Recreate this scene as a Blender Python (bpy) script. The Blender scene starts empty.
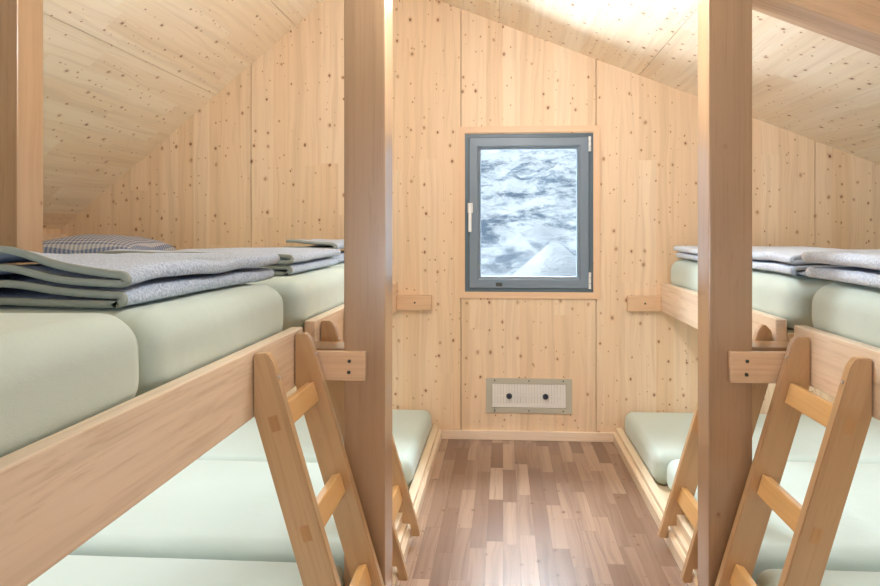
import bpy, bmesh, math, random
from mathutils import Vector, Matrix, noise
random.seed(7)
sc = bpy.context.scene
COL = sc.collection

# ------------------------------------------------------------------ camera
PSI = math.atan(40/640)
cam_d = bpy.data.cameras.new('camera'); cam = bpy.data.objects.new('camera', cam_d); COL.objects.link(cam)
cam.location = (0, 0, 1.3); cam.rotation_euler = (math.pi/2, 0, PSI)
cam_d.sensor_width = 36; cam_d.lens = 36*640/880; cam_d.shift_y = -61/880; cam_d.shift_x = -23/880
cam_d.clip_start = 0.02; cam_d.clip_end = 300
sc.camera = cam

# ------------------------------------------------------------------ colour management, world, sun, window daylight, added fill lights
vs = sc.view_settings
vs.view_transform = 'Standard'; vs.look = 'None'; vs.gamma = 1; vs.use_curve_mapping = False; vs.exposure = 0.14
sc.display_settings.display_device = 'sRGB'
sc.cycles.use_denoising = True
sc.cycles.max_bounces = 14; sc.cycles.diffuse_bounces = 9; sc.cycles.glossy_bounces = 4
sc.cycles.transparent_max_bounces = 12; sc.cycles.sample_clamp_indirect = 6
sc.cycles.caustics_reflective = False; sc.cycles.caustics_refractive = False
w = bpy.data.worlds.new('world'); sc.world = w; w.use_nodes = True
bg = w.node_tree.nodes['Background']; bg.inputs[0].default_value = (0.80, 0.90, 1.0, 1); bg.inputs[1].default_value = 0.75

def lamp(name, kind, loc, target, power, color, size=None, size_y=None, angle=None, spread=None):
    d = bpy.data.lights.new(name, kind); o = bpy.data.objects.new(name, d); COL.objects.link(o)
    o.location = loc
    o.rotation_euler = (Vector(target)-Vector(loc)).to_track_quat('-Z', 'Y').to_euler()
    d.energy = power; d.color = color
    if kind == 'AREA':
        d.shape = 'RECTANGLE'; d.size = size; d.size_y = size_y
        if spread: d.spread = spread
    if angle is not None: d.angle = angle
    return o
lamp('sun', 'SUN', (-20, 10, 30), (-20+0.62*20, 10+0.28*20, 30-0.72*20), 3.6, (1, 0.97, 0.92), angle=math.radians(1))
# daylight of the sky and of the sunlit snow reaching the window of the back wall, from above and below the view
lamp('sky_light_back', 'AREA', (0.16, 5.6, 3.3), (0.16, 2.6, 0.2), 1100, (0.86, 0.94, 1.0), 5.0, 1.6)
lamp('snow_light_back', 'AREA', (0.16, 4.9, 0.25), (0.16, 2.0, 2.2), 380, (0.88, 0.95, 1.0), 4.5, 0.8)
# fill light added behind the camera, entering through an unseen added window
lamp('front_fill_light', 'AREA', (0.1, -1.95, 1.5), (0.1, 2.0, 1.35), 15, (0.90, 0.95, 1.0), 2.6, 1.5)
lamp('front_upfill_light', 'AREA', (0.1, -2.2, 0.75), (0.1, 0.2, 2.6), 72, (0.90, 0.95, 1.0), 2.6, 1.0)
# unseen fill lamps added high over the aisle near the posts
o_ = lamp('ceiling_fill_light', 'POINT', (-0.10, 1.99, 2.14), (0, 0, 0), 16, (0.90, 0.96, 1.0)); o_.data.shadow_soft_size = 0.09
o_ = lamp('ceiling_fill_light', 'POINT', (-0.10, 2.36, 2.29), (0, 0, 0), 22, (0.90, 0.96, 1.0)); o_.data.shadow_soft_size = 0.10
# more added fill, aimed up and across at the roof boards, no fitting
lamp('ceiling_fill_light', 'AREA', (0.0, 2.40, 2.22), (1.8, 2.75, 2.25), 13, (0.92, 0.965, 1.0), 0.25, 0.25)
lamp('ceiling_fill_light', 'AREA', (-0.2, 2.40, 2.30), (-1.4, 2.2, 2.75), 5, (0.92, 0.965, 1.0), 0.25, 0.25)
# unseen fill added under the upper decks to brighten the lower bunks
lamp('bunk_fill_light', 'AREA', (-1.55, 2.2, 0.862), (-1.55, 2.2, 0), 17, (0.95, 0.955, 1.0), 0.9, 3.0)
lamp('bunk_fill_light', 'AREA', (1.85, 2.2, 0.862), (1.85, 2.2, 0), 17, (0.95, 0.955, 1.0), 0.9, 3.0)

# ------------------------------------------------------------------ materials
def lin(c):
    r = []
    for v in c:
        v = v/255
        r.append(v/12.92 if v <= 0.04045 else ((v+0.055)/1.055)**2.4)
    return tuple(r)+(1,)

class NT:
    def __init__(s, name, rough=0.5, spec=0.5):
        s.m = bpy.data.materials.new(name); s.m.use_nodes = True
        s.t = s.m.node_tree; s.n = s.t.nodes; s.l = s.t.links
        s.b = s.n['Principled BSDF']; s.b.inputs['Roughness'].default_value = rough
        s.b.inputs['Specular IOR Level'].default_value = spec
    def node(s, typ, **kw):
        n = s.n.new(typ)
        for k, v in kw.items(): setattr(n, k, v)
        return n
    def set(s, sock, v):
        if hasattr(v, 'links') or isinstance(v, bpy.types.NodeSocket): s.l.new(v, sock)
        else: sock.default_value = v
    def math(s, op, a, b=0.0, c=0.0, clamp=False):
        n = s.node('ShaderNodeMath', operation=op); n.use_clamp = clamp
        s.set(n.inputs[0], a); s.set(n.inputs[1], b)
        if len(n.inputs) > 2: s.set(n.inputs[2], c)
        return n.outputs[0]
    def vec(s, x, y, z):
        n = s.node('ShaderNodeCombineXYZ')
        s.set(n.inputs[0], x); s.set(n.inputs[1], y); s.set(n.inputs[2], z)
        return n.outputs[0]
    def mix(s, f, a, b, blend='MIX'):
        n = s.node('ShaderNodeMix', data_type='RGBA', blend_type=blend)
        s.set(n.inputs[0], f); s.set(n.inputs[6], a); s.set(n.inputs[7], b)
        return n.outputs[2]
    def ramp(s, f, lo, hi, a=0.0, b=1.0):
        n = s.node('ShaderNodeMapRange', interpolation_type='SMOOTHSTEP')
        s.set(n.inputs[0], f); n.inputs[1].default_value = lo; n.inputs[2].default_value = hi
        n.inputs[3].default_value = a; n.inputs[4].default_value = b
        return n.outputs[0]
    def noise(s, v, scale=1.0, detail=2.0, rough=0.5, dist=0.0):
        n = s.node('ShaderNodeTexNoise'); s.set(n.inputs['Vector'], v)
        n.inputs['Scale'].default_value = scale; n.inputs['Detail'].default_value = detail
        n.inputs['Roughness'].default_value = rough; n.inputs['Distortion'].default_value = dist
        return n.outputs['Fac']
    def bump(s, h, strength, dist=0.01):
        n = s.node('ShaderNodeBump'); n.inputs['Strength'].default_value = strength
        n.inputs['Distance'].default_value = dist; s.set(n.inputs['Height'], h)
        s.l.new(n.outputs[0], s.b.inputs['Normal'])
    def color(s, c): s.set(s.b.inputs['Base Color'], c)

def wood(name, base, tone2, grain=0, across=1, flat=False, lam=None, seg=2.0, knots=0.3, cell=0.12, rough=0.5,
         vary=0.5, knotcol=(120, 72, 42), seam=0.0, spec=0.35, streak=0.35, kr=0.085, coat=0.0):
    t = NT(name, rough, spec)
    tc = t.node('ShaderNodeTexCoord'); sp = t.node('ShaderNodeSeparateXYZ'); t.l.new(tc.outputs['Object'], sp.inputs[0])
    oi = t.node('ShaderNodeObjectInfo')
    off = t.math('MULTIPLY', oi.outputs['Random'], 0.0 if flat else 41.0)
    third = 3-grain-across
    g = t.math('ADD', sp.outputs[grain], off); a = sp.outputs[across]; b = sp.outputs[third]
    if flat: b = t.math('MULTIPLY', b, 0.0)
    if lam:
        q = t.math('DIVIDE', a, lam); idx = t.math('FLOOR', q)
        w1 = t.node('ShaderNodeTexWhiteNoise', noise_dimensions='1D'); t.l.new(idx, w1.inputs['W'])
        qq = t.math('ADD', t.math('DIVIDE', g, seg), t.math('MULTIPLY', w1.outputs['Value'], 9.7))
        row = t.math('FLOOR', qq)
        w2 = t.node('ShaderNodeTexWhiteNoise', noise_dimensions='2D'); t.l.new(t.vec(idx, row, 0.0), w2.inputs['Vector'])
        rnd = w2.outputs['Value']
    else:
        rnd = oi.outputs['Random']
    so = t.math('MULTIPLY', rnd, 23.0)
    # bend of the grain
    bend = t.noise(t.vec(t.math('MULTIPLY', a, 5), t.math('ADD', t.math('MULTIPLY', b, 5), so), t.math('MULTIPLY', g, 1.4)), 1, 2)
    ab = t.math('ADD', a, t.math('MULTIPLY', bend, 0.10))
    fine = t.noise(t.vec(t.math('MULTIPLY', ab, 120), t.math('ADD', t.math('MULTIPLY', b, 120), so), t.math('MULTIPLY', g, 2.2)), 1, 3, 0.6)
    broad = t.noise(t.vec(t.math('MULTIPLY', ab, 26), t.math('ADD', t.math('MULTIPLY', b, 26), so), t.math('MULTIPLY', g, 0.7)), 1, 3)
    c = t.mix(t.math('MULTIPLY', rnd, vary), lin(base), lin(tone2))
    c = t.mix(t.math('MULTIPLY', t.ramp(broad, 0.42, 0.70), streak), c, lin([v*0.86 for v in tone2]))
    c = t.mix(t.math('MULTIPLY', t.ramp(fine, 0.50, 0.72), streak*0.8), c, lin([tone2[0]*0.84, tone2[1]*0.78, tone2[2]*0.70]))
    if knots > 0:
        for (cs, dens, rr, sx) in ((cell, knots, kr, 0.0), (cell*0.55, knots*0.55, kr*0.85, 5.3)):
            v = t.node('ShaderNodeTexVoronoi', voronoi_dimensions='2D' if flat else '3D', feature='F1')
            v.inputs['Scale'].default_value = 1.0
            wob = t.math('MULTIPLY', t.noise(t.vec(t.math('MULTIPLY', a, 40), b, t.math('MULTIPLY', g, 40)), 1, 1), 0.10)
            ga = t.math('ADD', t.math('DIVIDE', g, cs*1.3), t.math('ADD', wob, sx))
            aa = t.math('ADD', t.math('DIVIDE', a, cs), wob)
            t.l.new(t.vec(aa, ga, t.math('DIVIDE', b, cs)) if not flat else t.vec(aa, ga, 0.0), v.inputs['Vector'])
            sc_ = t.node('ShaderNodeSeparateColor'); t.l.new(v.outputs['Color'], sc_.inputs[0])
            ex = t.math('LESS_THAN', sc_.outputs[0], dens)
            rad = t.math('MULTIPLY', t.math('ADD', t.math('MULTIPLY', sc_.outputs[1], 0.9), 0.45), rr)
            k = t.math('DIVIDE', v.outputs['Distance'], rad)
            halo = t.math('MULTIPLY', t.ramp(k, 0.9, 2.2, 1, 0), ex)
            core = t.math('MULTIPLY', t.ramp(k, 0.55, 1.05, 1, 0), ex)
            c = t.mix(t.math('MULTIPLY', halo, 0.28), c, lin([tone2[0]*0.85, tone2[1]*0.72, tone2[2]*0.58]))
            c = t.mix(t.math('MULTIPLY', core, t.math('ADD', t.math('MULTIPLY', sc_.outputs[2], 0.5), 0.42)), c, lin(knotcol))
    if lam and seam > 0:
        fr = t.math('FRACT', q); e = t.math('MINIMUM', fr, t.math('SUBTRACT', 1.0, fr))
        fr2 = t.math('FRACT', qq); e2 = t.math('MULTIPLY', t.math('MINIMUM', fr2, t.math('SUBTRACT', 1.0, fr2)), seg/lam)
        s_ = t.ramp(t.math('MINIMUM', e, e2), 0.0, 0.03, 1, 0)
        c = t.mix(t.math('MULTIPLY', s_, seam), c, lin([v*0.55 for v in tone2]))
    t.color(c)
    t.bump(fine, 0.08, 0.004)
    if coat: t.b.inputs['Coat Weight'].default_value = coat; t.b.inputs['Coat IOR'].default_value = 1.6; t.b.inputs['Coat Roughness'].default_value = 0.22
    return t.m

M = {}
M['wall'] = wood('spruce_wall', (234, 210, 180), (224, 191, 152), grain=2, across=0, flat=True, lam=0.105, seg=2.6, knots=0.40, cell=0.085, kr=0.088, vary=0.65, rough=0.55, streak=0.30)
M['side'] = wood('spruce_side_wall', (234, 210, 180), (224, 191, 152), grain=2, across=1, flat=True, lam=0.105, seg=2.6, knots=0.40, cell=0.085, kr=0.088, vary=0.65, rough=0.55)
M['ceil'] = wood('spruce_ceiling', (248, 234, 212), (237, 212, 178), grain=1, across=0, flat=True, lam=0.115, seg=1.1, knots=0.40, cell=0.085, kr=0.088, vary=0.60, rough=0.5, streak=0.28, spec=0.3)
M['beam'] = wood('spruce_beam', (174, 139, 104), (162, 125, 90), knots=0.10, cell=0.10, vary=0.4, rough=0.38, streak=0.35, kr=0.12, spec=0.5, coat=1.0)
M['rail'] = wood('spruce_rail', (241, 221, 198), (230, 202, 172), knots=0.06, cell=0.10, vary=0.5, rough=0.38, streak=0.45, kr=0.12, spec=0.5, coat=0.6)
M['rafter'] = wood('spruce_rafter', (222, 186, 150), (208, 168, 130), knots=0.08, cell=0.10, vary=0.4, rough=0.38, streak=0.35, kr=0.12, spec=0.5, coat=0.8)
M['pale'] = wood('pale_spruce_board', (240, 222, 194), (230, 206, 172), knots=0.12, cell=0.09, vary=0.5, rough=0.45, streak=0.3, kr=0.09, coat=0.6)
M['ladder'] = wood('varnished_ladder_wood', (198, 162, 120), (184, 144, 100), knots=0.0, vary=0.5, rough=0.32, streak=0.30, spec=0.5, coat=0.6)
M['rung'] = wood('varnished_rung_wood', (226, 182, 122), (212, 162, 100), knots=0.0, vary=0.5, rough=0.32, streak=0.25, spec=0.5, coat=0.6)
M['tenon'] = wood('end_grain_wood', (196, 152, 104), (180, 134, 88), knots=0.0, vary=0.5, rough=0.5)
M['floor'] = wood('laminate_floor', (176, 148, 128), (116, 88, 72), grain=1, across=0, flat=True, lam=0.068, seg=0.42, knots=0.10, cell=0.07, vary=1.0, rough=0.27, seam=0.35, streak=0.45, knotcol=(84, 56, 42), spec=0.8)

def plain(name, c, rough=0.5, metal=0.0, spec=0.5, bump=None):
    t = NT(name, rough, spec); t.b.inputs['Metallic'].default_value = metal
    tc = t.node('ShaderNodeTexCoord')
    n = t.noise(tc.outputs['Object'], 14, 3)
    t.color(t.mix(t.math('MULTIPLY', n, 0.25), lin(c), lin([v*0.86 for v in c])))
    if bump: t.bump(t.noise(tc.outputs['Object'], bump[0], 3), bump[1], 0.005)
    return t.m
M['grey'] = plain('grey_painted_frame', (118, 132, 146), 0.42)
M['greydark'] = plain('dark_grey_frame', (84, 100, 110), 0.42)
M['gasket'] = plain('black_gasket', (40, 44, 48), 0.6)
M['metal'] = plain('brushed_steel', (216, 218, 220), 0.32, 0.9)
M['white'] = plain('white_metal', (236, 236, 234), 0.4)
M['ventframe'] = plain('beige_grey_metal', (186, 182, 166), 0.45)
M['ventslat'] = plain('pale_vent_slat', (232, 230, 224), 0.4)
M['dark'] = plain('dark_recess', (60, 48, 38), 0.8)
M['knob'] = plain('dark_blue_knob', (42, 46, 60), 0.35)
M['bolt'] = plain('dark_steel_bolt', (70, 72, 64), 0.4, 0.6)
M['casing'] = plain('window_casing_wood', (228, 192, 156), 0.5)
M['backing'] = plain('dark_joint', (70, 50, 34), 0.9)

def sheet_mat():
    t = NT('pale_green_jersey_sheet', 0.85, 0.2)
    tc = t.node('ShaderNodeTexCoord')
    n = t.noise(tc.outputs['Object'], 3.0, 3)
    t.color(t.mix(n, lin((200, 215, 210)), lin((192, 208, 200))))
    f = t.noise(tc.outputs['Object'], 260, 2); k = t.noise(tc.outputs['Object'], 9, 2, 0.4, 0.6)
    t.bump(t.math('ADD', t.math('MULTIPLY', f, 0.12), k), 0.16, 0.02)
    t.b.inputs['Sheen Weight'].default_value = 0.2
    return t.m
M['sheet'] = sheet_mat()
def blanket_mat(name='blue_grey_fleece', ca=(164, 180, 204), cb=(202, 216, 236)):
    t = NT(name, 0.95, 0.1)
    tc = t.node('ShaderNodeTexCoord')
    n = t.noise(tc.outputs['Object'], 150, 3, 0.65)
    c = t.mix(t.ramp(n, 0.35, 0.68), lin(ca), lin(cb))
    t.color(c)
    v = t.node('ShaderNodeTexVoronoi'); t.l.new(tc.outputs['Object'], v.inputs['Vector']); v.inputs['Scale'].default_value = 120
    t.bump(t.math('ADD', v.outputs['Distance'], n), 0.55, 0.007)
    t.b.inputs['Sheen Weight'].default_value = 0.4
    return t.m
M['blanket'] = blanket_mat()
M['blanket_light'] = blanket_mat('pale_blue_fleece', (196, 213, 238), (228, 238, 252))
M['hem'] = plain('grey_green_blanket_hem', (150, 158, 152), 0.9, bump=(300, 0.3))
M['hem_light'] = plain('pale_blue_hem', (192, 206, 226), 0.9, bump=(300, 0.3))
def gingham():
    t = NT('blue_white_gingham', 0.85, 0.2)
    tc = t.node('ShaderNodeTexCoord'); sp = t.node('ShaderNodeSeparateXYZ'); t.l.new(tc.outputs['Object'], sp.inputs[0])
    P = 0.024
    sx = t.math('LESS_THAN', t.math('FRACT', t.math('DIVIDE', sp.outputs[0], P)), 0.5)
    sy = t.math('LESS_THAN', t.math('FRACT', t.math('DIVIDE', sp.outputs[1], P)), 0.5)
    f = t.math('MULTIPLY', t.math('ADD', sx, sy), 0.5)
    t.color(t.mix(f, lin((206, 208, 212)), lin((112, 130, 172))))
    t.bump(t.noise(tc.outputs['Object'], 8, 2), 0.2, 0.02)
    return t.m
M['gingham'] = gingham()
def glass():
    m = bpy.data.materials.new('window_glass'); m.use_nodes = True; t = m.node_tree; t.nodes.clear()
    o = t.nodes.new('ShaderNodeOutputMaterial'); mx = t.nodes.new('ShaderNodeMixShader')
    a = t.nodes.new('ShaderNodeBsdfTransparent'); b = t.nodes.new('ShaderNodeBsdfGlossy'); b.inputs['Roughness'].default_value = 0.02
    a.inputs[0].default_value = (0.95, 0.98, 1, 1)
    fr = t.nodes.new('ShaderNodeFresnel'); fr.inputs[0].default_value = 1.15
    t.links.new(fr.outputs[0], mx.inputs[0]); t.links.new(a.outputs[0], mx.inputs[1]); t.links.new(b.outputs[0], mx.inputs[2])
    t.links.new(mx.outputs[0], o.inputs[0]); return m
M['glass'] = glass()
def snow_rock():
    t = NT('snow_and_rock', 0.8, 0.2)
    tc = t.node('ShaderNodeTexCoord'); sp = t.node('ShaderNodeSeparateXYZ'); t.l.new(tc.outputs['Object'], sp.inputs[0])
    X, Y, Z = sp.outputs
    v = t.vec(t.math('MULTIPLY', X, 0.55), t.math('MULTIPLY', Y, 0.35), t.math('MULTIPLY', Z, 1.6))
    n = t.noise(v, 1.0, 9, 0.72, 0.6); n2 = t.noise(v, 0.25, 3)
    v2 = t.vec(t.math('MULTIPLY', X, 2.2), t.math('MULTIPLY', Y, 1.2), t.math('MULTIPLY', Z, 5.0))
    n3 = t.noise(v2, 1.0, 6, 0.7)
    far = t.ramp(Y, 15.0, 19.0)
    f = t.math('MULTIPLY', t.ramp(t.math('ADD', t.math('MULTIPLY', n, 0.7), t.math('ADD', t.math('MULTIPLY', n3, 0.35), t.math('MULTIPLY', n2, 0.25))), 0.60, 0.76), far)
    t.color(t.mix(f, lin((226, 236, 244)), lin((120, 140, 160))))
    t.bump(t.math('ADD', n, t.math('MULTIPLY', n3, 0.4)), 0.8, 0.5)
    return t.m
M['snow'] = snow_rock()

# ------------------------------------------------------------------ helpers
def link(name, me, mat, parent=None, mx=None, smooth=False):
    o = bpy.data.objects.new(name, me); COL.objects.link(o)
    if mat: me.materials.append(mat)
    if mx is not None: o.matrix_world = mx
    if parent is not None:
        o.parent = parent
        if mx is None: o.matrix_parent_inverse = Matrix()
    if smooth:
        for p in me.polygons: p.use_smooth = True
    return o
def mesh_from(bm, name):
    bmesh.ops.recalc_face_normals(bm, faces=bm.faces)
    me = bpy.data.meshes.new(name); bm.to_mesh(me); bm.free(); return me
def tag(o, label=None, cat=None, group=None, kind=None):
    if label: o['label'] = label
    if cat: o['category'] = cat
    if group: o['group'] = group
    if kind: o['kind'] = kind
    return o
def thing(name, loc, label, cat, group=None):
    o = bpy.data.objects.new(name, None); COL.objects.link(o); o.location = loc; o.empty_display_size = 0.1
    return tag(o, label, cat, group)
def structure(name, loc=(0, 0, 0)):
    o = bpy.data.objects.new(name, None); COL.objects.link(o); o.location = loc
    return tag(o, kind='structure')
def add_box(bm, lo, hi, bevel=0.0, seg=1):
    b2 = bmesh.new(); bmesh.ops.create_cube(b2, size=1)
    lo = Vector(lo); hi = Vector(hi)
    for v in b2.verts: v.co = Vector(((lo[i]+hi[i])/2+v.co[i]*(hi[i]-lo[i]) for i in range(3)))
    if bevel: bmesh.ops.bevel(b2, geom=b2.edges[:], offset=bevel, segments=seg, affect='EDGES', profile=0.6)
    tmp = bpy.data.meshes.new('t'); b2.to_mesh(tmp); b2.free(); bm.from_mesh(tmp); bpy.data.meshes.remove(tmp)
def add_prism(bm, pts, lo, hi, axis):
    """polygon pts in the two axes other than axis (in order), extruded from lo to hi along axis"""
    def mk(p, h):
        v = [0, 0, 0]; o = [i for i in range(3) if i != axis]
        v[o[0]], v[o[1]] = p; v[axis] = h; return bm.verts.new(v)
    A = [mk(p, lo) for p in pts]; B = [mk(p, hi) for p in pts]
    bm.faces.new(A); bm.faces.new(B[::-1])
    for i in range(len(pts)):
        j = (i+1) % len(pts); bm.faces.new((A[i], A[j], B[j], B[i]))
ROTS = {0: Matrix.Identity(4), 1: Matrix.Rotation(math.pi/2, 4, 'Z'), 2: Matrix.Rotation(-math.pi/2, 4, 'Y')}
def board(name, lo, hi, mat, parent=None, grain=0, bevel=0.003):
    """box between world corners lo and hi whose local x runs along the grain"""
    lo = Vector(lo); hi = Vector(hi); c = (lo+hi)/2; d = hi-lo
    R = ROTS[grain]; ld = R.to_3x3().inverted() @ d; ld = Vector((abs(ld[0]), abs(ld[1]), abs(ld[2])))
    bm = bmesh.new(); add_box(bm, -ld/2, ld/2, bevel, 2)
    o = link(name, mesh_from(bm, name), mat)
    o.matrix_world = Matrix.Translation(c) @ R
    if parent is not None:
        o.parent = parent; o.matrix_parent_inverse = Matrix.Translation(parent.location).inverted()
    return o
def cyl(bm, c, axis, r, h, n=16, cap=0.0):
    b2 = bmesh.new(); bmesh.ops.create_cone(b2, cap_ends=True, segments=n, radius1=r, radius2=r*(1-cap), depth=h)
    R = Vector((0, 0, 1)).rotation_difference(Vector(axis)).to_matrix().to_4x4()
    b2.transform(Matrix.Translation(c) @ R)
    tmp = bpy.data.meshes.new('t'); b2.to_mesh(tmp); b2.free(); bm.from_mesh(tmp); bpy.data.meshes.remove(tmp)
def attach(o, parent):
    o.parent = parent; o.matrix_parent_inverse = Matrix.Translation(parent.location).inverted(); return o

# ------------------------------------------------------------------ room shell
XL, XR, YB, YF = -2.89, 3.20, 4.02, -1.70
RX, RZ = -0.9156, 2.9606
def roof(x): return RZ+0.831*(x-RX) if x < RX else RZ-0.3935*(x-RX)

bm = bmesh.new(); add_box(bm, (XL-0.1, YF-0.1, -0.12), (XR+0.1, YB+0.1, 0))
tag(link('floor', mesh_from(bm, 'floor'), M['floor']), kind='structure')

# back wall: upright boards with thin open joints in front of a dark backing
WX0, WX1, WZ0, WZ1 = -0.239, 0.560, 0.923, 1.916
joints = [XL, -1.616, -0.264, 0.577, 1.895, XR]
bm = bmesh.new(); g = 0.0022
def wall_piece(x0, x1, z0, z1=None):
    pts = [(x0, z0)]
    pts.append((x1, z0)); pts.append((x1, z1 if z1 else roof(x1)))
    if not z1 and x0 < RX < x1: pts.append((RX, RZ))
    pts.append((x0, z1 if z1 else roof(x0)))
    add_prism(bm, pts, YB, YB+0.10, 1)
for i in range(5):
    a, b = joints[i]+g, joints[i+1]-g
    if i != 2: wall_piece(a, b, 0)
    else:
        wall_piece(a, b, 0, WZ0); wall_piece(a, b, WZ1); wall_piece(a, WX0, WZ0+0.0005, WZ1-0.0005); wall_piece(WX1, b, WZ0+0.0005, WZ1-0.0005)
wb = tag(link('wall_back', mesh_from(bm, 'wall_back'), M['wall']), kind='structure')
bm = bmesh.new()
for (x0, x1, z0, z1) in ((XL, WX0-0.001, 0, None), (WX1+0.001, XR, 0, None), (WX0-0.001, WX1+0.001, 0, WZ0), (WX0-0.001, WX1+0.001, WZ1, None)):
    pts = [(x0, z0), (x1, z0), (x1, z1 or roof(x1))]
    if not z1 and x0 < RX < x1: pts.append((RX, RZ))
    pts.append((x0, z1 or roof(x0))); add_prism(bm, pts, YB+0.1, YB+0.16, 1)
link('wall_core', mesh_from(bm, 'wall_core'), M['backing'], wb)

# wall behind the camera with an opening for the added window
bm = bmesh.new(); FX0, FX1, FZ0, FZ1 = -1.2, 1.4, 0.75, 2.2
for (x0, x1, z0, z1) in ((XL, FX0, 0, None), (FX1, XR, 0, None), (FX0, FX1, 0, FZ0), (FX0, FX1, FZ1, None)):
    pts = [(x0, z0), (x1, z0), (x1, z1 or roof(x1))]
    if not z1 and x0 < RX < x1: pts.append((RX, RZ))
    pts.append((x0, z1 or roof(x0))); add_prism(bm, pts, YF-0.12, YF, 1)
tag(link('wall_front', mesh_from(bm, 'wall_front'), M['wall']), kind='structure')
for nm, x0, x1, h in (('wall_left', XL-0.12, XL, roof(XL)), ('wall_right', XR, XR+0.12, roof(XR))):
    bm = bmesh.new(); add_box(bm, (x0, YF-0.12, 0), (x1, YB+0.16, h))
    tag(link(nm, mesh_from(bm, nm), M['side']), kind='structure')

# sloping ceilings, boards running along the room, thin joints; local x goes down the slope
def ceiling(name, xe, cuts):
    s = 1 if xe > RX else -1
    L = math.hypot(xe-RX, roof(xe)-RZ)+0.2
    ang = math.atan2(roof(xe)-RZ, xe-RX)
    R = Matrix.Rotation(-ang, 4, 'Y') if s > 0 else Matrix.Rotation(math.pi-ang, 4, 'Y')
    k = math.cos(math.atan((RZ-roof(xe))/abs(xe-RX)))
    ed = [0.0]+sorted(abs(c-RX)/k for c in cuts)+[L]
    bm = bmesh.new()
    for i in range(len(ed)-1):
        a, b = ed[i]+(0.0015 if i else 0), ed[i+1]-0.0015
        x0, x1 = (a, b) if s > 0 else (-b, -a)
        add_box(bm, (x0, YF-0.12, 0), (x1, YB+0.16, 0.08))
    o = tag(link(name, mesh_from(bm, name), M['ceil']), kind='structure')
    o.matrix_world = Matrix.Translation((RX, 0, RZ)) @ R
    bm = bmesh.new(); x0, x1 = (0, L) if s > 0 else (-L, 0)
    add_box(bm, (x0, YF-0.12, 0.08), (x1, YB+0.16, 0.16))
    c = link('ceiling_core', mesh_from(bm, name+'_core'), M['backing'], o)
ceiling('ceiling_left', XL, (-1.325, -1.85))
ceiling('ceiling_right', XR, (-0.02, 0.84, 2.1))

# window of the back wall
win = structure('window_1', ((WX0+WX1)/2, YB, WZ0))
def ring(name, x0, x1, z0, z1, wd, y0, y1, mat, parent, bev=0.0, mitre=True):
    bm = bmesh.new()
    O = [(x0, z0), (x1, z0), (x1, z1), (x0, z1)]; I = [(x0+wd, z0+wd), (x1-wd, z0+wd), (x1-wd, z1-wd), (x0+wd, z1-wd)]
    for i in range(4):
        j = (i+1) % 4; add_prism(bm, [O[i], O[j], I[j], I[i]], y0, y1, 1)
    bmesh.ops.remove_doubles(bm, verts=bm.verts, dist=1e-5)
    o = link(name, mesh_from(bm, name), mat); return attach(o, parent)
ring('window_casing', WX0-0.040, WX1+0.042, WZ0-0.038, WZ1+0.045, 0.0395, YB-0.011, YB+0.03, M['casing'], win)
ring('window_frame', WX0, WX1, WZ0, WZ1, 0.024, YB+0.004, YB+0.07, M['greydark'], win)
sx0, sx1, sz0, sz1 = WX0+0.026, WX1-0.026, WZ0+0.024, WZ1-0.024
# sash: stepped profile sloping towards the glass
bm = bmesh.new()
prof = [(0.0, 0.010), (0.003, -0.004), (0.052, -0.006), (0.060, 0.002), (0.072, 0.010), (0.074, 0.045), (0.0, 0.05)]
rings = []
for (o_, y_) in prof:
    rings.append([bm.verts.new((x, YB+y_, z)) for x, z in ((sx0+o_, sz0+o_), (sx1-o_, sz0+o_), (sx1-o_, sz1-o_), (sx0+o_, sz1-o_))])
for k in range(len(rings)):
    A, B = rings[k], rings[(k+1) % len(rings)]
    for i in range(4): bm.faces.new((A[i], A[(i+1) % 4], B[(i+1) % 4], B[i]))
sash = attach(link('sash', mesh_from(bm, 'sash'), M['grey']), win)
bm = bmesh.new(); add_box(bm, (sx0+0.07, YB+0.024, sz0+0.07), (sx1-0.07, YB+0.030, sz1-0.07))
attach(link('pane', mesh_from(bm, 'pane'), M['glass']), sash)
# handle at the left side of the sash
bm = bmesh.new(); hx = -0.205
add_box(bm, (hx-0.016, YB-0.016, 1.42), (hx+0.016, YB-0.004, 1.482), 0.004, 2)
cyl(bm, (hx, YB-0.028, 1.462), (0, 1, 0), 0.009, 0.03)
add_box(bm, (hx-0.010, YB-0.050, 1.30), (hx+0.010, YB-0.036, 1.472), 0.006, 3)
h = attach(link('handle', mesh_from(bm, 'handle'), M['white']), win); h['label'] = 'white lever handle'
for z0, z1 in ((0.945, 1.05), (1.80, 1.895)):
    bm = bmesh.new(); xh = WX1-0.022
    for k in range(3):
        a = z0+(z1-z0)*k/3; cyl(bm, (xh, YB-0.006, a+(z1-z0)/6), (0, 0, 1), 0.008, (z1-z0)/3-0.003)
    attach(link('hinge', mesh_from(bm, 'hinge'), M['white']), win)
bm = bmesh.new(); add_box(bm, (-0.045, YB-0.0075, 0.960), (-0.005, YB-0.005, 0.982), 0.001)
add_box(bm, (-0.036, YB-0.009, 0.966), (-0.014, YB-0.007, 0.976))
attach(link('maker_plate', mesh_from(bm, 'maker_plate'), M['bolt']), win)

# unseen window added behind the camera to let the fill light in
w2 = structure('added_window', ((FX0+FX1)/2, YF, FZ0))
ring('window_frame', FX0, FX1, FZ0, FZ1, 0.06, YF-0.10, YF-0.03, M['greydark'], w2)
bm = bmesh.new(); add_box(bm, (FX0+0.06, YF-0.075, FZ0+0.06), (FX1-0.06, YF-0.069, FZ1-0.06))
attach(link('pane', mesh_from(bm, 'pane'), M['glass']), w2)

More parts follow.
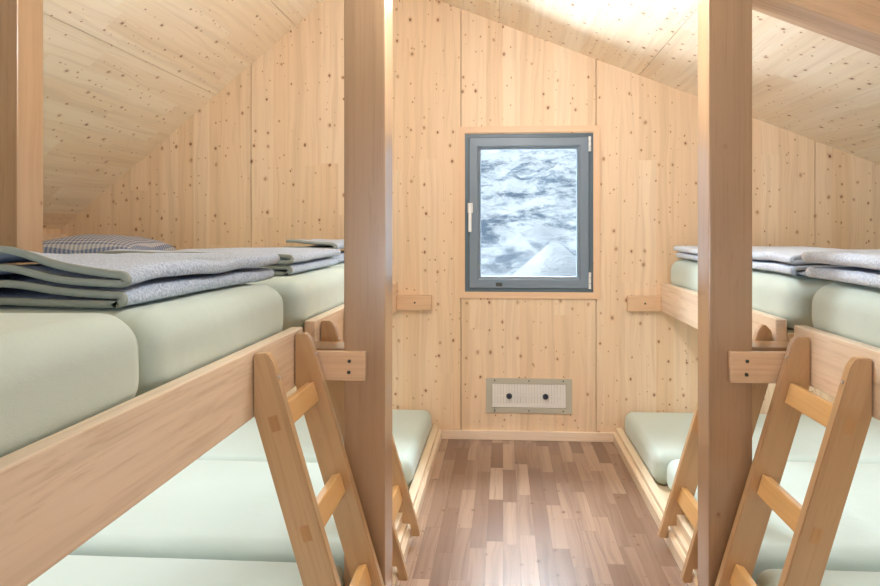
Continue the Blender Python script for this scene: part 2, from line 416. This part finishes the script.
# rafters under the roof at the posts
def rafter(name, x0, x1, y0, y1, drop):
    xm = (x0+x1)/2; zm = roof(xm); sl = (roof(x1)-roof(x0))/(x1-x0); ang = math.atan(sl); L = (x1-x0)/math.cos(ang)
    off = Vector((math.sin(ang), 0, -math.cos(ang)))*(drop/2+0.001)
    bm = bmesh.new(); add_box(bm, (-L/2, -(y1-y0)/2, -drop/2), (L/2, (y1-y0)/2, drop/2), 0.003, 1)
    o = tag(link(name, mesh_from(bm, name), M['rafter']), kind='structure')
    o.matrix_world = Matrix.Translation(Vector((xm, (y0+y1)/2, zm))+off) @ Matrix.Rotation(-ang, 4, 'Y')
DROP = 0.177
rafter('ceiling_beam', -0.382, XR-0.01, 2.138, 2.278, DROP)

# trims
def kerb_profile(side):  # low strip at the foot of the bunk, top edge chamfered towards the aisle
    return None
board('baseboard_back', (-0.399, YB-0.018, 0.0), (0.696, YB, 0.058), M['rail'], None, 0, 0.004)['kind'] = 'structure'
LKX, RKX = -0.384, 0.681
LP = dict(x0=-0.521, x1=-0.384, y0=2.070, y1=2.212)
RP = dict(x0=0.671, x1=0.811, y0=2.138, y1=2.260)
def baseboard(name, xf, s, y0, y1):
    bm = bmesh.new()
    pts = [(0, 0), (0, 0.050), (-0.010, 0.064), (-0.016, 0.064), (-0.016, 0)]
    pts = [(xf+s*p[0], p[1]) for p in pts]
    add_prism(bm, pts, 0, 1, 1)
    L = y1-y0
    for v in bm.verts: v.co = Vector((v.co.y*L-L/2, v.co.x-xf, v.co.z))
    me = mesh_from(bm, name); o = link(name, me, M['pale'])
    o.matrix_world = Matrix.Translation((xf, (y0+y1)/2, 0)) @ Matrix(((0, 1, 0, 0), (1, 0, 0, 0), (0, 0, 1, 0), (0, 0, 0, 1)))
    o['kind'] = 'structure'
baseboard('baseboard_left', LKX, 1, LP['y1']+0.001, YB-0.020)
baseboard('baseboard_left.001', LKX, 1, 0.2, LP['y0']-0.001)
baseboard('baseboard_right', RKX, -1, RP['y1']+0.001, YB-0.020)
baseboard('baseboard_right.001', RKX, -1, 0.2, RP['y0']-0.001)
o = board('trim_1', (XL, YF+0.01, 1.215), (XL+0.045, YB-0.005, 1.285), M['rail'], None, 1, 0.003); o['kind'] = 'structure'

# snow slope outside the window
bm = bmesh.new(); NX, NY = 130, 170
vg = []
for j in range(NY+1):
    row = []
    y = 7.5+(j/NY)**1.4*80
    for i in range(NX+1):
        x = (i/NX-0.5)*(14+y*1.3)
        t_ = max(0, y-14)
        z = -1.2+t_*0.36+0.6*noise.noise(Vector((x*0.18, y*0.16, 3)))*min(1, y/14)
        z += (1.5*abs(noise.noise(Vector((x*0.16+5, y*0.3, 8))))+0.8*noise.noise(Vector((x*0.6, y*0.7, 1)))+0.35*noise.noise(Vector((x*1.7, y*1.9, 4))))*min(1, max(0, y-15)/8)
        # drift in front of the window: two sloping flanks meeting in a ridge
        for (px, py, h, sx, sy) in ((0.98, 12.2, 2.42, 0.85, 0.60), (2.6, 11.0, 1.75, 0.6, 0.6), (-0.25, 12.8, 1.75, 0.7, 0.6)):
            z = max(z, -1.2+h-sx*abs(x-px-0.35*(y-py))-sy*abs(y-py)) if h > 0 else z
        row.append(bm.verts.new((x, y, z)))
    vg.append(row)
for j in range(NY):
    for i in range(NX): bm.faces.new((vg[j][i], vg[j][i+1], vg[j+1][i+1], vg[j+1][i]))
tag(link('snow_hillside', mesh_from(bm, 'snow_hillside'), M['snow'], smooth=True), kind='structure')

# ------------------------------------------------------------------ posts
def post(name, p, z0, z1, label):
    o = board(name, (p['x0'], p['y0'], z0), (p['x1'], p['y1'], z1), M['beam'], None, 2, 0.005)
    tag(o, label, 'post')
post('timber_post', LP, 0, roof(LP['x1'])-0.003, 'full-height square timber post between the left bunks and the aisle')
post('timber_post', RP, 0, roof(RP['x1'])-0.003-DROP*1.08, 'full-height square timber post between the right bunks and the aisle')
OP = dict(x0=-1.812, x1=-1.672, y0=2.106, y1=2.234)
post('timber_post', OP, 0.914, roof(OP['x0'])-0.003, 'square timber post rising behind the blankets on the left upper bunk, at picture edge')

# ------------------------------------------------------------------ bunk frames
def bolt(parent, x, y, z, r=0.007):
    bm = bmesh.new(); cyl(bm, (0, 0, 0), (0, 1, 0), r, 0.004, 12)
    o = link('bolt', mesh_from(bm, 'bolt'), M['bolt']); o.matrix_world = Matrix.Translation((x, y-0.001, z))
    o.parent = parent; o.matrix_parent_inverse = parent.matrix_world.inverted() if parent.matrix_world != Matrix() else Matrix()
    return o
bpy.context.view_layer.update()
def bunk(side, xr, rz0, rz1, P, near_end, far_start, xw, tie_in, tz0, tz1, tie_wall, dz, wz, label):
    s = 1 if side == 'R' else -1        # s: direction away from the aisle
    root = thing('upper_bunk_frame', (xr, 2.0, rz0), label, 'bunk frame', 'bunk frames')
    def bx(name, xa, xb, y0, y1, z0, z1, mat, grain, parent=root, bev=0.004):
        return board(name, (min(xa, xb), y0, z0), (max(xa, xb), y1, z1), mat, parent, grain, bev)
    t = 0.04
    bx('rail', xr, xr+s*t, 0.15, near_end, rz0, rz1, M['rail'], 1)
    bx('rail', xr, xr+s*t, far_start, YB-0.002, rz0, rz1, M['rail'], 1)
    px = P['x0'] if s < 0 else P['x1']
    bx('crossbeam', px+s*0.002, xw-s*0.002, near_end+0.003, far_start-0.003, tz0, tz1, M['beam'], 0)
    tb = bx('tie_board', tie_in, xr-s*0.001, P['y0']-0.026, P['y0']-0.001, tz0, tz1, M['rafter'], 0)
    tw = bx('tie_board', tie_wall, xr-s*0.001, YB-0.036, YB-0.001, wz, wz+0.092, M['rafter'], 0)
    bpy.context.view_layer.update()
    bxp = tie_in+s*0.052
    for zz, dx in ((tz1-0.030, 0), (tz0+0.028, -0.002)):
        b = bolt(root, bxp+dx, P['y0']-0.026, zz, 0.0058); m = b.matrix_world.copy()
        b.parent = tb; b.matrix_parent_inverse = tb.matrix_world.inverted(); b.matrix_basis = Matrix.Translation((bxp+dx, P['y0']-0.027, zz))
    b = bolt(root, 0, 0, 0, 0.006); b.parent = tw; b.matrix_parent_inverse = tw.matrix_world.inverted()
    b.matrix_basis = Matrix.Translation((tie_wall+s*0.105, YB-0.037, wz+0.047))
    for (y0, y1) in ((0.15, near_end), (far_start, YB-0.002)):
        bx('deck', xr+s*t, xw-s*0.001, y0, y1, dz-0.018, dz, M['pale'], 0)
        bx('deck_batten', xr+s*t, xr+s*(t+0.04), y0, y1, dz-0.06, dz-0.018, M['pale'], 1)
    return root
# left: rail inner face -0.67 ; right: +0.94
LBR = bunk('L', -0.667, 0.802, 0.983, LP, 2.100, 2.240, XL, -0.444, 0.818, 0.912, -0.447, 0.930, 0.810,
     'upper bunk frame of thick timber rails along the left wall')
RBR = bunk('R', 0.968, 0.813, 0.990, RP, 2.200, 2.342, XR, 0.732, 0.813, 0.914, 0.764, 0.940, 0.814,
     'upper bunk frame of thick timber rails along the right wall')

def lower(side, xk, xw, P, label):
    s = 1 if side == 'R' else -1
    root = thing('lower_bunk_base', (xk, 2.0, 0), label, 'bunk base', 'bunk bases')
    for (y0, y1) in ((0.2, P['y0']-0.002), (P['y1']+0.002, YB-0.003)):
        xa, xb = xk, xk+s*0.040
        board('edge_board', (min(xa, xb), y0, 0), (max(xa, xb), y1, 0.088), M['pale'], root, 1, 0.005)
        xa, xb = xk+s*0.041, xw-s*0.001
        board('deck', (min(xa, xb), y0, 0), (max(xa, xb), y1, 0.045), M['pale'], root, 0, 0.002)
lower('L', LKX-0.0165, XL, LP, 'low bunk base with pale edge board on the floor at left')
lower('R', RKX+0.0165, XR, RP, 'low bunk base with pale edge board on the floor at right')

# ------------------------------------------------------------------ mattresses
def round_block(hx, hy, hz, r, disp, nx=26, ny=26, nz=5):
    def cl(h, n):
        e = [r*k/5 for k in range(6)]
        L = [-h+v for v in e]+[-h+r+(2*h-2*r)*k/n for k in range(1, n)]+[h-v for v in e[::-1]]
        return L
    A = [cl(hx, nx), cl(hy, ny), cl(hz, max(1, nz if hz > r*1.05 else 1))]
    H = (hx, hy, hz); bm = bmesh.new(); cache = {}
    def V(i, j, k):
        key = (i, j, k)
        if key not in cache:
            p = Vector((A[0][i], A[1][j], A[2][k]))
            inn = Vector([max(-(H[q]-r), min(H[q]-r, p[q])) for q in range(3)])
            d = p-inn
            if d.length > 1e-9: p = inn+d.normalized()*r; n_ = d.normalized()
            else: n_ = Vector((0, 0, 0))
            cache[key] = bm.verts.new(disp(p))
        return cache[key]
    n = [len(a)-1 for a in A]
    for i in range(n[0]):
        for j in range(n[1]):
            for k in (0, n[2]): bm.faces.new((V(i, j, k), V(i+1, j, k), V(i+1, j+1, k), V(i, j+1, k)))
    for i in range(n[0]):
        for k in range(n[2]):
            for j in (0, n[1]): bm.faces.new((V(i, j, k), V(i+1, j, k), V(i+1, j, k+1), V(i, j, k+1)))
    for j in range(n[1]):
        for k in range(n[2]):
            for i in (0, n[0]): bm.faces.new((V(i, j, k), V(i, j+1, k), V(i, j+1, k+1), V(i, j, k+1)))
    bmesh.ops.remove_doubles(bm, verts=bm.verts, dist=1e-6)
    return bm
def mattress(side, xf, y0, y1, z0, z1, label, group, seed, L=2.0, r=0.068, sag=0.006):
    s = 1 if side == 'R' else -1
    hx, hy, hz = L/2, (y1-y0)/2, (z1-z0)/2
    def disp(p):
        q = p.copy()
        u = max(0, 1-(p.x/hx)**4)*max(0, 1-(p.y/hy)**4)
        if p.z > 0: q.z += sag*0.5*u+0.002*noise.noise(Vector((p.x*3, p.y*3, seed*3.1)))*u
        f = max(0, 1-(p.z/hz)**2)
        # soft bulge and gathers of the fitted sheet on the sides
        ns = noise.noise(Vector((p.x*2.2+seed, p.y*2.2, p.z*5)))
        e = 0.004*f+0.0030*ns*f
        if abs(p.x) > hx-r: q.x += math.copysign(e+0.0022*noise.noise(Vector((p.y*16, p.z*5, seed)))*f, p.x)
        if abs(p.y) > hy-r: q.y += math.copysign(0.006*f+0.003*noise.noise(Vector((p.x*6, p.z*14, seed)))*f, p.y)
        c = max(0, (abs(p.x)-(hx-0.22))/0.22)*max(0, (abs(p.y)-(hy-0.22))/0.22)
        if p.z > 0: q += Vector((0, 0, 1))*0.006*c*noise.noise(Vector((p.x*18, p.y*18, seed)))
        return q
    bm = round_block(hx, hy, hz, min(r, hz*0.85), disp)
    o = link('mattress', mesh_from(bm, 'mattress'), M['sheet'], smooth=True)
    o.location = (xf+s*hx, (y0+y1)/2, (z0+z1)/2+0.001)
    tag(o, label, 'mattress', group)
GL, GR = 'mattresses on the left upper bunk', 'mattresses on the right upper bunk'
xl, xr_ = -0.717, 1.016
mattress('L', xl, 0.34, 1.258, 0.930, 1.140, 'bare pale green mattress on the left upper bunk, the one without a blanket', GL, 1)
mattress('L', xl, 1.280, 2.092, 0.930, 1.130, 'pale green mattress on the left upper bunk under the widest folded blanket', GL, 2)
mattress('L', xl, 2.244, 3.120, 0.930, 1.130, 'pale green mattress on the left upper bunk just beyond the short timber post', GL, 3)
mattress('L', xl, 3.135, 3.990, 0.930, 1.130, 'pale green mattress against the window wall on the left upper bunk, with the pillow', GL, 4)
mattress('R', xr_, 1.32, 2.214, 0.940, 1.136, 'pale green mattress on the right upper bunk directly above the full ladder', GR, 5)
mattress('R', xr_, 2.350, 3.190, 0.940, 1.136, 'pale green mattress on the right upper bunk just beyond the timber post', GR, 6)
mattress('R', xr_, 3.205, 3.990, 0.940, 1.136, 'pale green mattress on the right upper bunk touching the window wall', GR, 7)
GL2, GR2 = 'mattresses on the left lower bunk', 'mattresses on the right lower bunk'
mattress('L', -0.530, 1.15, 2.135, 0.045, 0.195, 'pale green mattress on the left lower bunk, at the bottom of the picture', GL2, 11, 2.0, 0.05)
mattress('L', -0.492, 2.217, 3.052, 0.045, 0.195, 'pale green mattress on the left lower bunk, middle one of three', GL2, 12, 2.0, 0.05)
mattress('L', -0.446, 3.068, 3.990, 0.045, 0.195, 'pale green mattress on the left lower bunk touching the window wall', GL2, 13, 2.0, 0.05)
mattress('R', 0.825, 1.25, 2.175, 0.045, 0.205, 'pale green mattress on the right lower bunk, at the bottom of the picture', GR2, 14, 2.0, 0.05)
mattress('R', 0.792, 2.270, 3.180, 0.045, 0.205, 'pale green mattress on the right lower bunk, middle one of three', GR2, 15, 2.0, 0.05)
mattress('R', 0.745, 3.195, 3.990, 0.045, 0.205, 'pale green mattress on the right lower bunk touching the window wall', GR2, 16, 2.0, 0.05)

# ------------------------------------------------------------------ ladders
def ladder(side, xr, y_near, label, zb=0.035, ztop=0.975, span=0.340, both=False, seed=0):
    """leans with the cut backs of its two uprights on the inner face of a rail at x = xr"""
    s = 1 if side == 'R' else -1
    root = thing('bunk_ladder', (xr, y_near+span/2, zb), label, 'ladder', 'bunk ladders')
    ang = math.atan(0.295); t = 0.032
    xf = lambda z: 0.312-0.295*(z-0.08)
    zc = 0.085+0.0  # clip height where the back line meets the rail
    zk = 0.08+(0.312-0.0925-0.003)/0.295
    pts = [(xf(zb)-0.004, zb), (xf(zb+0.012), zb+0.012), (xf(ztop-0.022), ztop-0.022), (xf(ztop-0.022)-0.016, ztop)]
    if both: pts += [(0.030, ztop), (0.010, ztop-0.022), (0.003, ztop-0.07)]
    else: pts += [(0.006, ztop), (0.003, ztop-0.003)]
    kb = abs(abs(xr)-abs(LKX if s < 0 else RKX))+0.002; pts += [(0.003, zk), (xf(0.11)-0.0925, 0.11), (xf(0.11)-0.082, 0.0895), (kb, 0.0895), (kb, zb)]
    # frame whose local x runs up the upright
    M0 = Matrix.Rotation(-(math.pi/2), 4, 'Y') @ Matrix.Identity(4)
    c = Vector((0.16, 0, 0.53))
    up = Vector((-math.sin(ang), 0, math.cos(ang))); ri = Vector((math.cos(ang), 0, math.sin(ang)))
    # local x = up, local y = world y, local z = cross
    def to_world(vx, vz, y): return (xr-s*vx, y, vz)
    for k in range(2):
        y0 = y_near+k*span
        bm = bmesh.new()
        loc = []
        for (x, z) in pts:
            d = Vector((x, 0, z))-c; loc.append((d.dot(up), d.dot(ri)))
        add_prism(bm, loc, -t/2, t/2, 1)
        bmesh.ops.bevel(bm, geom=[e for e in bm.edges], offset=0.003, segments=2, affect='EDGES')
        me = mesh_from(bm, 'upright'); o = link('upright', me, M['ladder'])
        X = Vector((-s*up.x, 0, up.z)); Z = Vector((-s*ri.x, 0, ri.z)); Y = Vector((0, 1, 0))
        Rm = Matrix((X, Y, Z)).transposed().to_4x4()
        o.matrix_world = Matrix.Translation((xr-s*c.x, y0+t/2, c.z)) @ Rm
        o.parent = root; o.matrix_parent_inverse = Matrix.Translation(root.location).inverted()
        # visible tenon ends on the near face, small screw at the top edge
        for zr in RUNGS:
            xc = xf(zr)-0.0925*0.5+0.004
            bm = bmesh.new(); add_box(bm, (-0.021, -0.0006, -0.0125), (0.021, 0.0006, 0.0125))
            q = link('tenon', mesh_from(bm, 'tenon'), M['tenon'])
            q.matrix_world = Matrix.Translation((xr-s*xc, y0-0.0004, zr)) @ Rm
            bpy.context.view_layer.update()
            q.parent = o; q.matrix_parent_inverse = (Matrix.Translation((xr-s*c.x, y0+t/2, c.z)) @ Rm).inverted()
        bm = bmesh.new(); cyl(bm, (0, 0, 0), ri, 0.005, 0.003, 10)
        q = link('screw', mesh_from(bm, 'screw'), M['metal'])
        zs = ztop-0.065; q.matrix_world = Matrix.Translation((xr-s*(xf(zs)+0.0012), y0+t/2, zs)) @ Matrix.Diagonal((-s, 1, 1, 1))
        q.parent = o; q.matrix_parent_inverse = (Matrix.Translation((xr-s*c.x, y0+t/2, c.z)) @ Rm).inverted()
    for zr in RUNGS:
        xc = xf(zr)-0.0925*0.5+0.004
        bm = bmesh.new(); hl = (span-t)/2
        add_box(bm, (-hl, -0.033, -0.015), (hl, 0.033, 0.015), 0.005, 2)
        o = link('rung', mesh_from(bm, 'rung'), M['rung'])
        X = Vector((0, 1, 0)); Y = Vector((-s*up.x, 0, up.z)); Z = X.cross(Y)
        o.matrix_world = Matrix.Translation((xr-s*xc, y_near+t+hl, zr)) @ Matrix((X, Y, Z)).transposed().to_4x4()
        o.parent = root; o.matrix_parent_inverse = Matrix.Translation(root.location).inverted()
    xc = kb-0.045
    board('foot_rest', (min(xr-s*(xc-0.03), xr-s*(xc+0.01)), y_near+t, 0.0885), (max(xr-s*(xc-0.03), xr-s*(xc+0.01)), y_near+span, 0.135), M['pale'], root, 1, 0.003)
    return root
RUNGS = (0.790, 0.500, 0.215)
ladder('L', -0.667, 1.668, 'complete ladder leaning on the left upper bunk, before the timber post')
ladder('L', -0.667, 2.300, 'ladder on the left upper bunk, mostly hidden behind the timber post', both=False)
ladder('R', 0.968, 1.738, 'complete ladder leaning on the right upper bunk, before the timber post', ztop=0.968)
ladder('R', 0.968, 2.350, 'ladder on the right upper bunk, mostly hidden behind the timber post', ztop=0.968, both=True)

# ------------------------------------------------------------------ blankets
def blanket(side, xe, y0, y1, z0, W, gap, label, seed, ruffle=0.6, skew=0.0, lift=0.0):
    """folded in four layers, two round folds towards the aisle; built in local space, x pointing away from the aisle"""
    s = 1 if side == 'R' else -1
    T = 0.0125
    zl = [T*0.62+k*gap for k in range(4)]
    path = []   # (x, z, layer position)
    N = 30
    def arc(cx, za, zb, sgn, n=8):
        r = (zb-za)/2
        return [(cx-sgn*r*1.15*math.sin(math.pi*k/n), (za+zb)/2-r*math.cos(math.pi*k/n)) for k in range(1, n)]
    lay = []
    path += [(W-W*k/N, zl[0]) for k in range(N)]+[(0.03, zl[0])]
    path += arc(0.03, zl[0], zl[1], 1)
    path += [(0.03+(W-0.05)*k/N, zl[1]) for k in range(N+1)]
    path += arc(W-0.02, zl[1], zl[2], -1)
    path += [(W-0.02-(W-0.02-0.022)*k/N, zl[2]) for k in range(N+1)]
    path += arc(0.022, zl[2], zl[3], 1)
    path += [(0.022+(W-0.05)*k/N, zl[3]) for k in range(N+1)]
    NYB = 44; H = zl[3]
    def warp(x, y, z):
        f = z/H; v = (y-y0)/(y1-y0)
        n1 = noise.noise(Vector((x*2.6+seed*7, y*2.2, seed)))
        n2 = noise.noise(Vector((x*7+seed*3, y*6, seed+4)))
        n3 = noise.noise(Vector((x*4+z*50, y*1.4, seed+9)))
        edge = math.exp(-(v*(y1-y0)/0.12))
        dz = f*(0.010*n1+0.004*n2)*ruffle*2+f*0.010*n3*edge*ruffle
        dz += f*lift*math.exp(-((x-0.30)/0.12)**2)*math.exp(-v*4)
        dz -= f*0.008*edge*math.exp(-x/0.05)
        dx = (0.012*noise.noise(Vector((y*3.1, z*14, seed+2)))+0.004*n2)*ruffle*1.6+skew*v
        dy = 0.012*noise.noise(Vector((x*3, z*30, seed+5)))*ruffle*(1 if v < 0.5 else -1)*abs(2*v-1)
        return Vector((x+dx, y+dy, max(z+dz, T*0.5)))
    def strip(name, ya, yb, n, mat, th, parent):
        bm = bmesh.new(); G = []
        for j in range(n+1):
            y = ya+(yb-ya)*j/n
            G.append([bm.verts.new(warp(x, y, z)) for (x, z) in path])
        for j in range(n):
            for i in range(len(path)-1): bm.faces.new((G[j][i], G[j][i+1], G[j+1][i+1], G[j+1][i]))
        for v in bm.verts: v.co.x *= s
        for v in bm.verts: v.co -= Vector((0, (y0+y1)/2, 0))
        me = mesh_from(bm, name); o = link(name, me, mat, smooth=True)
        m = o.modifiers.new('thick', 'SOLIDIFY'); m.thickness = th; m.offset = 0
        if parent is None: o.location = (xe, (y0+y1)/2, z0)
        else: o.parent = parent
        return o
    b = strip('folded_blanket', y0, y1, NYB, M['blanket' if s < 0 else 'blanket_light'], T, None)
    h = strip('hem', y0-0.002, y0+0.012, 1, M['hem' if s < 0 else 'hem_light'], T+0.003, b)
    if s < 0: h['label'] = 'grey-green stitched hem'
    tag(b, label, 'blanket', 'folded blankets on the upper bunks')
    return b
zt = 1.137
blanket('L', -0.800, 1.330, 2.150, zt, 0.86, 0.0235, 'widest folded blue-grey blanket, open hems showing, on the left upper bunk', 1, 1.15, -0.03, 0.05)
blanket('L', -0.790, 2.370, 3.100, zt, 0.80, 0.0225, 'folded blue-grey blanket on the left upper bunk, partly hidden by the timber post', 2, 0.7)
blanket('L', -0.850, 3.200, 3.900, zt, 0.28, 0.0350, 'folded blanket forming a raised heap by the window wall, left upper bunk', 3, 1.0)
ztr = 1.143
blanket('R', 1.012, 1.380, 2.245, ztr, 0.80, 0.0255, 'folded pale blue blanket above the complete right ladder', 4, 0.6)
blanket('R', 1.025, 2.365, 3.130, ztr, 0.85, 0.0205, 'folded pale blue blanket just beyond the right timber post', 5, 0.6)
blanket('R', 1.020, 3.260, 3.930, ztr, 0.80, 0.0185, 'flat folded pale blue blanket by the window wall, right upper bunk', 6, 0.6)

# ------------------------------------------------------------------ pillow
bm = bmesh.new(); n = 36; hx, hy, hz = 0.31, 0.27, 0.088
for sgn in (1, -1):
    G = []
    for j in range(n+1):
        r = []
        for i in range(n+1):
            u, v = 2*i/n-1, 2*j/n-1
            px = hx*u*(1-0.05*(1-abs(v))**1) ; py = hy*v*(1-0.06*(1-abs(u)))
            e = max(0, (1-abs(u)**2.6))*max(0, (1-abs(v)**2.6))
            z = sgn*hz*e**0.42
            z += 0.012*noise.noise(Vector((u*2.3, v*2.3, 5+sgn)))*e
            if sgn < 0: z = max(z, -0.055)
            r.append(bm.verts.new((px, py, z)))
        G.append(r)
    for j in range(n):
        for i in range(n): bm.faces.new((G[j][i], G[j][i+1], G[j+1][i+1], G[j+1][i]))
bmesh.ops.remove_doubles(bm, verts=bm.verts, dist=1e-5)
o = link('pillow', mesh_from(bm, 'pillow'), M['gingham'], smooth=True)
o.location = (-2.32, 3.58, 1.138+0.056); o.rotation_euler = (0, 0, 0.06)
tag(o, 'blue and white checked pillow at the head of the left upper bunk', 'pillow')

# ------------------------------------------------------------------ wall vent
VX0, VX1, VZ0, VZ1 = -0.107, 0.429, 0.169, 0.384
vent = thing('wall_vent', ((VX0+VX1)/2, YB, VZ0), 'metal framed wall vent with white slats and two dark knobs below the window', 'vent')
ring('vent_frame', VX0, VX1, VZ0, VZ1, 0.032, YB-0.008, YB-0.0005, M['ventframe'], vent)
bm = bmesh.new(); add_box(bm, (VX0+0.031, YB-0.003, VZ0+0.031), (VX1-0.031, YB-0.0006, VZ1-0.031))
attach(link('back_plate', mesh_from(bm, 'back_plate'), M['ventframe']), vent)
bm = bmesh.new(); a, b = VX0+0.039, VX1-0.039; ns = 26
for k in range(ns):
    x0 = a+(b-a)*k/ns; wdt = (b-a)/ns
    add_box(bm, (x0+0.001, YB-0.007-(0.002 if k % 3 == 0 else 0), VZ0+0.04), (x0+wdt-0.0006, YB-0.003, VZ1-0.035), 0.001)
add_box(bm, (a, YB-0.0095, 0.272), (b, YB-0.003, 0.279)); add_box(bm, (a, YB-0.0095, VZ0+0.036), (b, YB-0.003, VZ0+0.058))
attach(link('grille', mesh_from(bm, 'grille'), M['ventslat']), vent)
for xk in (0.038, 0.264):
    bm = bmesh.new(); cyl(bm, (0, 0, 0), (0, -1, 0), 0.0145, 0.02, 24, 0.25); cyl(bm, (0, 0.008, 0), (0, 1, 0), 0.018, 0.004, 24)
    o = link('knob', mesh_from(bm, 'knob'), M['knob']); o.location = (xk, YB-0.0195, 0.274); attach(o, vent); o['label'] = 'dark round knob'
for x in (VX0+0.055, (VX0+VX1)/2, VX1-0.055):
    for z in (VZ0+0.015, VZ1-0.013):
        bm = bmesh.new(); cyl(bm, (x, YB-0.009, z), (0, 1, 0), 0.0045, 0.003, 10)
        attach(link('screw', mesh_from(bm, 'screw'), M['bolt']), vent)
